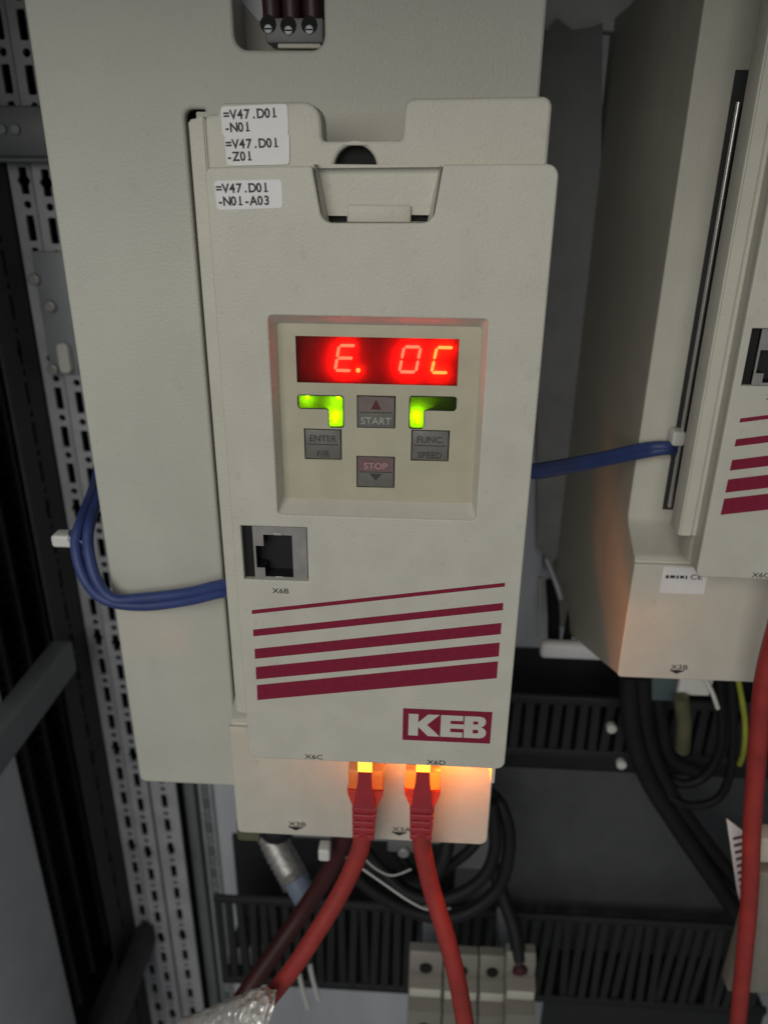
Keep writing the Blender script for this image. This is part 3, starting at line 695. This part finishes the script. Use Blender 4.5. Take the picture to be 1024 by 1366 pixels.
# ------------------------------------------------------------------ blue wires
def blue(d, lab, dz):
    e = d*.85
    pts = [P(150+e*.5, 520, 226), P(146+e*.5, 550, 200), P(135+e*.6, 590, 150), P(128+e, 640, 100), P(110+e*1.2, 690, 66), P(101+e*1.6, 725, 56), P(112+e*1.5, 770, 50),
           P(140+e, 800-e*.2, 48), P(190, 808-e, 47), P(250, 801-e, 45), P(300, 790-e, 40)]
    q = [(-8, 35, pts[-1].z+1.0), (20, 32, pts[-1].z+5), (60, 30, pts[-1].z+12), (84, 33, P(700, 635+e*.3, 33).z)]
    r = [P(716, 631-e*.5, 40), P(760, 624-e*.6, 62), P(810, 614-e*.6, 76), P(860, 604-e*.7, 84), P(892, 599-e*.3, 84), P(900, 604, 92)]
    return tag(tube('blue_wire', pts+q+r, 2.2, BLUE, n=12), lab, 'wire', 'pair of blue wires looped round the housing')
blue(0, 'blue wire running on the outside of the loop round the cream housing', 0)
blue(12, 'blue wire running on the inside of the loop round the cream housing', 0)
def tie_mount(px, py, Y, w, h, lab, wrap=None):
    p = P(px, py, Y); T = thing('cable_tie', (p.x, Y, p.z), lab, 'cable tie')
    sheet('tie_head', [rounded(rect(p.x-w, p.x+w, p.z-h, p.z+h), 1.3, 4)], Y-3, Y+4, TIE, T, bev=.9)
    if wrap:
        c = P(*wrap); bm = bmesh.new(); bmesh.ops.create_cone(bm, cap_ends=False, segments=24, radius1=4.6, radius2=4.6, depth=2.6)
        from_bm_t = Matrix.Translation(c) @ Matrix.Rotation(math.radians(20), 4, 'Y')
        bmesh.ops.transform(bm, matrix=from_bm_t, verts=bm.verts); from_bm('strap', bm, mat('clear_nylon', (.30, .36, .50), .4), T, smooth=True)
tie_mount(86, 719, 60, 4.2, 2.6, 'white cable tie head on the blue wires beside the housing', (106, 717, 60))
tie_mount(903, 583, 84, 2.6, 3.0, 'white cable tie in the side slot of the higher inverter')
tie_mount(433, 1136, 60, 2.8, 3.6, 'white cable tie hanging under the lit inverter')

# ------------------------------------------------------------------ wiring ducts
def duct(x0, x1, yf, zt, zb, label, pitch=8.3, lid=False):
    T = thing('wiring_duct', ((x0+x1)/2, YB, zb), label, 'duct', 'slotted wiring ducts')
    box('duct_base', x0, x1, YB-3, YB-.3, zb, zt, DUCT, T)
    box('duct_floor', x0, x1, yf+2.2, YB-3.2, zb, zb+2, DUCT, T)
    box('duct_lip', x0, x1, yf-.8, yf+2.6, zt-6, zt, DUCT, T, bev=.6)
    box('duct_lip', x0, x1, yf-.8, yf+2.6, zb, zb+7, DUCT, T, bev=.6)
    f0 = None; n = int((x1-x0)/pitch)
    for k in range(n):
        xa = x0+pitch*k
        if f0 is None: f0 = box('finger', xa, xa+pitch*.62, yf, yf+2, zb+6.5, zt-5.5, DUCT, T)
        else:
            o = f0.copy(); COL.objects.link(o); o.location.x = f0.location.x+(pitch*k+random.uniform(-.4, .4))*S; o.rotation_euler = (random.uniform(-.05, .03), random.gauss(0, .02), 0)
    return T
za = P(760, 930, 190).z; zb2 = P(760, 1012, 190).z
duct(96, 330, 190, za, zb2, 'dark slotted wiring duct running between the two inverters')
zc1 = P(450, 1205, 185).z; zd1 = P(450, 1320, 185).z
duct(P(296, 1300, 185).x, 330, 185, zc1, zd1, 'dark slotted wiring duct behind the red cables and terminal blocks')
t = thing('wall_shade_panel', (210, YB-30, -300), 'smooth dark panel added to darken the wall below the slotted duct', 'lid')  # dark panel added in place of the shaded wall
box('shade_panel_face', 92, 330, 206, 208.5, P(800, 1270, 206).z, P(800, 1030, 206).z, WSHADE, t, bev=.6)
box('shade_panel_fold', 92, 330, 209, YB-.5, P(800, 1030, 206).z-3, P(800, 1030, 206).z-.5, WSHADE, t)
t = thing('wall_shade_panel', (210, YB-30, -500), 'dark panel added to darken the wall beside the terminal blocks', 'lid')  # second dark panel, added to hide the pale wall and keep this corner dark
box('shade_panel_face', P(725, 1330, 188).x, 330, 186, 188.5, P(800, 1400, 188).z-60, zd1-1.5, DUCT, t, bev=.6)
box('shade_panel_fold', P(725, 1330, 188).x, 330, 189, YB-.5, zd1-4.5, zd1-2, DUCT, t)
for px, py, q in ((815, 970, 'between the duct fingers'), (828, 1018, 'at the lower lip of the duct')):
    x, z = XZ(px, py, 187); tag(sheet('rivet', [circle(x, z, 3.2, 16)], 184, 189, TIE, None, bev=.8), 'small white plastic rivet ' + q, 'rivet', 'white rivets on the duct')

# ------------------------------------------------------------------ clutter under the lit inverter
cable('black_cable', [(640, 1050, 120), (668, 1075, 110), (679, 1125, 105), (664, 1185, 100), (610, 1222, 95), (545, 1215, 95), (480, 1175, 100), (440, 1120, 110)], 3.6, CABLE, 'black cable making the widest loop under the lit inverter')
cable('black_cable', [(655, 1070, 105), (660, 1130, 100), (640, 1175, 95), (590, 1200, 92), (540, 1190, 95), (500, 1150, 105), (470, 1110, 110)], 3.4, CABLE, 'black cable making the inner loop under the lit inverter')
cable('black_cable', [(600, 1100, 110), (590, 1150, 100), (560, 1180, 100), (500, 1160, 110), (470, 1130, 115)], 4.0, CABLE, 'short black cable sagging between the red plugs')
cable('black_cable', [(650, 1100, 120), (620, 1140, 115), (560, 1170, 115), (520, 1120, 125)], 3.0, CABLE, 'thin black cable crossing inside the loops')
cable('thin_wire', [(440, 1128, 80), (470, 1150, 78), (510, 1178, 76), (545, 1202, 76), (572, 1214, 80), (600, 1212, 90)], .55, TIE, 'thin pale wire sagging under the lit inverter', 'wire')
cable('thin_wire', [(470, 1118, 90), (490, 1150, 85), (520, 1168, 84), (548, 1160, 90)], .5, TIE, 'short pale wire between the red cables', 'wire')
cable('black_cable', [(655, 1150, 150), (672, 1200, 140), (686, 1240, 128), (692, 1282, 118)], 4.6, CABLE, 'black cable dropping into the end terminal block')
cable('cable_sleeve', [(691, 1270, 122), (692, 1285, 118), (693, 1296, 116)], 4.9, RED2, 'dark red sleeve where the black cable enters the terminal block', 'sleeve')
cable('shielded_cable', [(352, 1090, 120), (368, 1128, 110), (388, 1165, 100), (396, 1180, 96)], 8.0, BRAID, 'braided cable shield under the lit inverter', k=10, ribs=.35)
cable('cable_gland', [(393, 1172, 96), (404, 1192, 92), (410, 1202, 90)], 7.0, mat('blue_grey_sleeve', (.20, .24, .33), .35), 'blue grey sleeve at the end of the braided shield', 'sleeve')
cable('black_cable', [(345, 1085, 112), (365, 1112, 108), (385, 1100, 112)], 6.0, CABLE, 'black cable hump touching the bottom edge of the lit inverter')
x, z = XZ(331, 1110, 60)
tag(sheet('rubber_block', [rounded(rect(x-5, x+6, z-4, z+8), 1.5, 3)], 58, 66, OLIVE, None, bev=.8), 'small olive foot below the corner of the lit inverter', 'foot')
t = thing('ground_terminal', (P(540, 1140, 110).x, 110, P(540, 1140, 110).z), 'grey ground terminal with a bright screw under the lit inverter', 'terminal')
x, z = XZ(540, 1135, 104); box('terminal_plate', x-10, x+10, 108, 140, z-6, z+20, GREYT, t, bev=.8)
sheet('screw', [circle(*XZ(538, 1141, 104), 3.2, 16)], 104.5, 108.2, SCREW, t, bev=.6)
x, z = XZ(622, 1145, 130); tag(box('relay_box', x-14, x+14, 130, 160, z-9, z+22, GREYT, bev=1), 'small grey box half hidden by the black cable loops', 'box')
# beams of the punched bracket seen through the duct
for i, (px, py) in enumerate(((304, 1282), (320, 1282), (336, 1280), (352, 1277))):
    p = P(px, py, 200); o = box('pale_wire', p.x-1.1, p.x+1.1, 199, 201, p.z-14, p.z+14, TIE, bev=.6)
    tag(o, 'pale wire end showing through the slots of the duct', 'wire', 'pale wires inside the duct')
for i, (px, py) in enumerate(((404, 1322), (418, 1310))):
    p = P(px, py, 150); o = tube('pale_wire', [p+Vector((-2, 0, 16)), p, p+Vector((3, 0, -18))], 1.6, TIE)
    tag(o, 'pale wire end beside the red cables', 'wire', 'pale wires beside the red cables')
# terminal blocks
def terminal(px0, px1, pyt, Y, label):
    a = P(px0, pyt, Y); b = P(px1, pyt, Y); zt = a.z
    T = thing('terminal_block', ((a.x+b.x)/2, Y+30, zt-60), label, 'terminal block', 'row of beige terminal blocks')
    prof = [(Y, zt-14), (Y+3, zt-13), (Y+3, zt-5), (Y+7, zt), (Y+13, zt), (Y+13, zt-70), (Y-12, zt-70), (Y-12, zt-30), (Y-4, zt-28), (Y-4, zt-17), (Y, zt-15)]
    side_sheet('block_body', [prof], a.x+.4, b.x-.4, BEIGET, T, bev=.7)
    w = (b.x-a.x)
    sheet('wire_entry', [circle((a.x+b.x)/2, zt-9, min(w*.22, 4), 14)], Y+1.4, Y+2.9, DARK, T)
    sheet('screw_hole', [circle((a.x+b.x)/2, zt-44, min(w*.18, 3.5), 14)], Y-12.6, Y-12.05, DARK, T)
    box('marker_strip', a.x+1.2, b.x-1.2, Y-5, Y-4.1, zt-26, zt-19, CREAM, T, bev=.2)
terminal(545, 592, 1282, 120, 'beige terminal block at the free end of the row')
terminal(592, 640, 1286, 120, 'beige terminal block crossed by the red network cable')
terminal(640, 676, 1288, 120, 'beige terminal block beside the one with the black cable')
terminal(676, 718, 1284, 112, 'beige terminal block that takes the black cable')
t = thing('terminal_rail', (P(632, 1300, 134).x, 150, P(632, 1310, 134).z), 'steel rail carrying the beige terminal blocks', 'rail')
ra, rb, rz_ = P(548, 1290, 120).x, P(716, 1290, 120).x, P(632, 1286, 120).z
box('rail', ra, rb, 133.4, 139, rz_-52, rz_-20, ZINC, t, bev=.5)
for xx in (ra+8, rb-18): box('standoff', xx, xx+10, 139.2, 183.5, rz_-46, rz_-26, ZINC, t)
# foil
def foil():
    from mathutils import noise
    bm = bmesh.new(); ny = 44; g = []
    base = [P(232, 1378, -6), P(290, 1360, -12), P(335, 1347, -14), P(357, 1356, -14)]
    path = smooth_path(base, 22); n = len(path)
    for i, p in enumerate(path):
        r = 5.4+5.2*(i/(n-1))**1.1; row = []
        for j in range(ny):
            a = 2*math.pi*j/ny
            q = p+Vector((math.cos(a)*r*.35, -math.sin(a)*r*.85, math.cos(a)*r))
            d = noise.voronoi(q*.26)[0]; k = 1-.34*(d[1]-d[0]) + .10*noise.noise(q*.22)
            row.append(bm.verts.new(p+(q-p)*k))
        g.append(row)
    for a, b in zip(g, g[1:]):
        for j in range(ny): bm.faces.new((a[j], a[(j+1) % ny], b[(j+1) % ny], b[j]))
    bm.faces.new(g[0]); bm.faces.new(g[-1])
    return from_bm('foil_wrap', bm, FOIL, smooth=True, angle=35)
tag(foil(), 'crumpled silver foil wrapped round the red cable', 'foil')

# ------------------------------------------------------------------ clutter between and under the higher inverter
t = thing('sheet_bracket', (130, YB-8, 0), 'dark grey sheet metal bracket with pointed top corners between the inverters', 'bracket')
br = [XZ(*p, 232) for p in ((716, 160), (725, 48), (742, 24), (763, 40), (790, 36), (803, 30), (800, 300), (790, 600), (775, 700), (735, 752), (716, 730))]
sheet('bracket_sheet', [br], 231, 233, GREY, t)
box('fold', br[4][0]+4, br[4][0]+6, 233.2, YB-.3, -40, br[4][1]-20, GREY, t)
x, z = XZ(786, 8, 228); tag(box('lit_wall_plate', x-34, x+22, 236, 243, z-9, z+40, LABEL, bev=1), 'white plate added for the brightly lit wall above the pointed bracket', 'plate')  # white plate put in for the light on the wall here
p = P(720, 770, 150); q = P(718, 850, 150)
tag(tube('metal_pin', [p, (p+q)/2, q], .9, SCREW), 'thin bright metal pin standing beside the lit inverter', 'pin')
a = P(722, 862, 150); b = P(800, 880, 150); tag(box('busbar', a.x, b.x+6, 150, 157, b.z-1.5, a.z+1.5, LABEL, bev=2.5), 'short tinned busbar between the inverters', 'busbar')
cable('black_cable', [(765, 780, 200), (762, 820, 180), (754, 862, 165)], 2.6, CABLE, 'black wire running down to the busbar beside the metal pin')
cable('black_cable', [(790, 790, 200), (785, 830, 180), (768, 866, 165)], 2.2, CABLE, 'thin black wire running down to the busbar end')
cable('black_cable', [(735, 775, 205), (738, 820, 185), (738, 862, 168)], 3.6, CABLE, 'thick black cable behind the metal pin')
cable('white_sleeve', [(728, 745, 190), (742, 780, 185), (748, 800, 180)], 1.6, ZINC, 'short grey sleeve behind the metal pin', 'sleeve')
cable('black_cable', [(838, 900, 150), (842, 970, 150), (862, 1035, 150), (905, 1105, 150), (962, 1188, 145), (1010, 1260, 140), (1050, 1330, 150), (1070, 1430, 180), (1075, 1520, 210)], 5.4, CABLE, 'thick black cable slanting down under the higher inverter')
cable('black_cable', [(856, 900, 150), (862, 980, 155), (886, 1045, 155), (926, 1105, 155), (985, 1180, 150), (1030, 1240, 145), (1075, 1310, 160), (1095, 1420, 190), (1100, 1500, 215)], 5.0, CABLE, 'black cable lying beside the thick slanting one')
cable('black_cable', [(975, 905, 150), (978, 1000, 150), (962, 1060, 150), (925, 1075, 150), (890, 1060, 152), (870, 1020, 160)], 2.6, CABLE, 'black cable making the lower loop under the higher inverter')
cable('black_cable', [(960, 905, 160), (962, 990, 160), (940, 1035, 160), (905, 1045, 160), (870, 1020, 165)], 3.0, CABLE, 'black cable making the upper loop under the higher inverter')
cable('black_cable', [(870, 905, 165), (880, 960, 165), (892, 1010, 165), (930, 1030, 165)], 4.5, CABLE, 'short black cable tucked up under the higher inverter')
cable('earth_wire', [(984, 905, 145), (993, 960, 142), (992, 1000, 142), (986, 1020, 146)], 1.5, YG, 'green and yellow earth wire under the higher inverter', 'wire')
cable('olive_sleeve', [(908, 930, 140), (912, 965, 140), (910, 1000, 145)], 4.2, OLIVE, 'olive cable sleeve under the higher inverter', 'sleeve')
x, z = XZ(885, 920, 150); tag(box('contact_block', x-10, x+8, 150, 170, z-8, z+30, mat('slate_plastic', (.09, .12, .13), .5), bev=1), 'slate grey contact block under the higher inverter', 'block')
x, z = XZ(928, 916, 145); tag(sheet('wire_marker', [[(x-9, z-6), (x+8, z-6), (x+10, z+22), (x-9, z+22)]], 145, 149, TIE, None, bev=.5), 'white plastic marker under the higher inverter', 'marker')
cable('clear_tie', [(940, 905, 142), (950, 925, 140), (957, 945, 140)], 1.2, TIE, 'white tie tail dangling beside the white marker', 'cable tie')
# paper tag with print, and beige blocks at the right
tp = [P(969, 1093, 90), P(991, 1108, 84), P(991, 1212, 90), P(986, 1205, 92)]
t = thing('printed_tag', tp[0], 'white printed tag hanging against the thick red cable', 'tag')
c4 = [(969, 1093), (992, 1110), (990, 1214), (983, 1190)]
sheet('tag_paper', [[XZ(*p, 70) for p in c4]], 70, 70.6, LABEL, t)
for k in range(9):
    f = (k+.6)/9.6; xa = 975+10*f; ya = 1112+88*f
    m0 = [(xa+1.5+2*f, ya), (989.5, ya-3+2*f), (989.5, ya+1+2*f), (xa+1.7+2*f, ya+4)]
    poly('tag_print', [[XZ(*p, 69.9) for p in m0]], 69.95, mat('tag_ink', (.12, .05, .05), .6) if k == 0 else bpy.data.materials['tag_ink'], t)
a = P(1014, 1165, 60); b = P(1060, 1330, 60)
t = thing('contactor', (a.x+14, 90, b.z), 'beige contactor body beside the thick red cable', 'contactor')
box('contactor_body', a.x, a.x+50, 60, 70, b.z, a.z, BEIGET, t, bev=1.5)
a = P(1016, 1120, 62); b = P(1060, 1154, 62); box('contactor_cap', a.x, a.x+40, 62, 72, b.z, a.z, CREAM, t, bev=1)
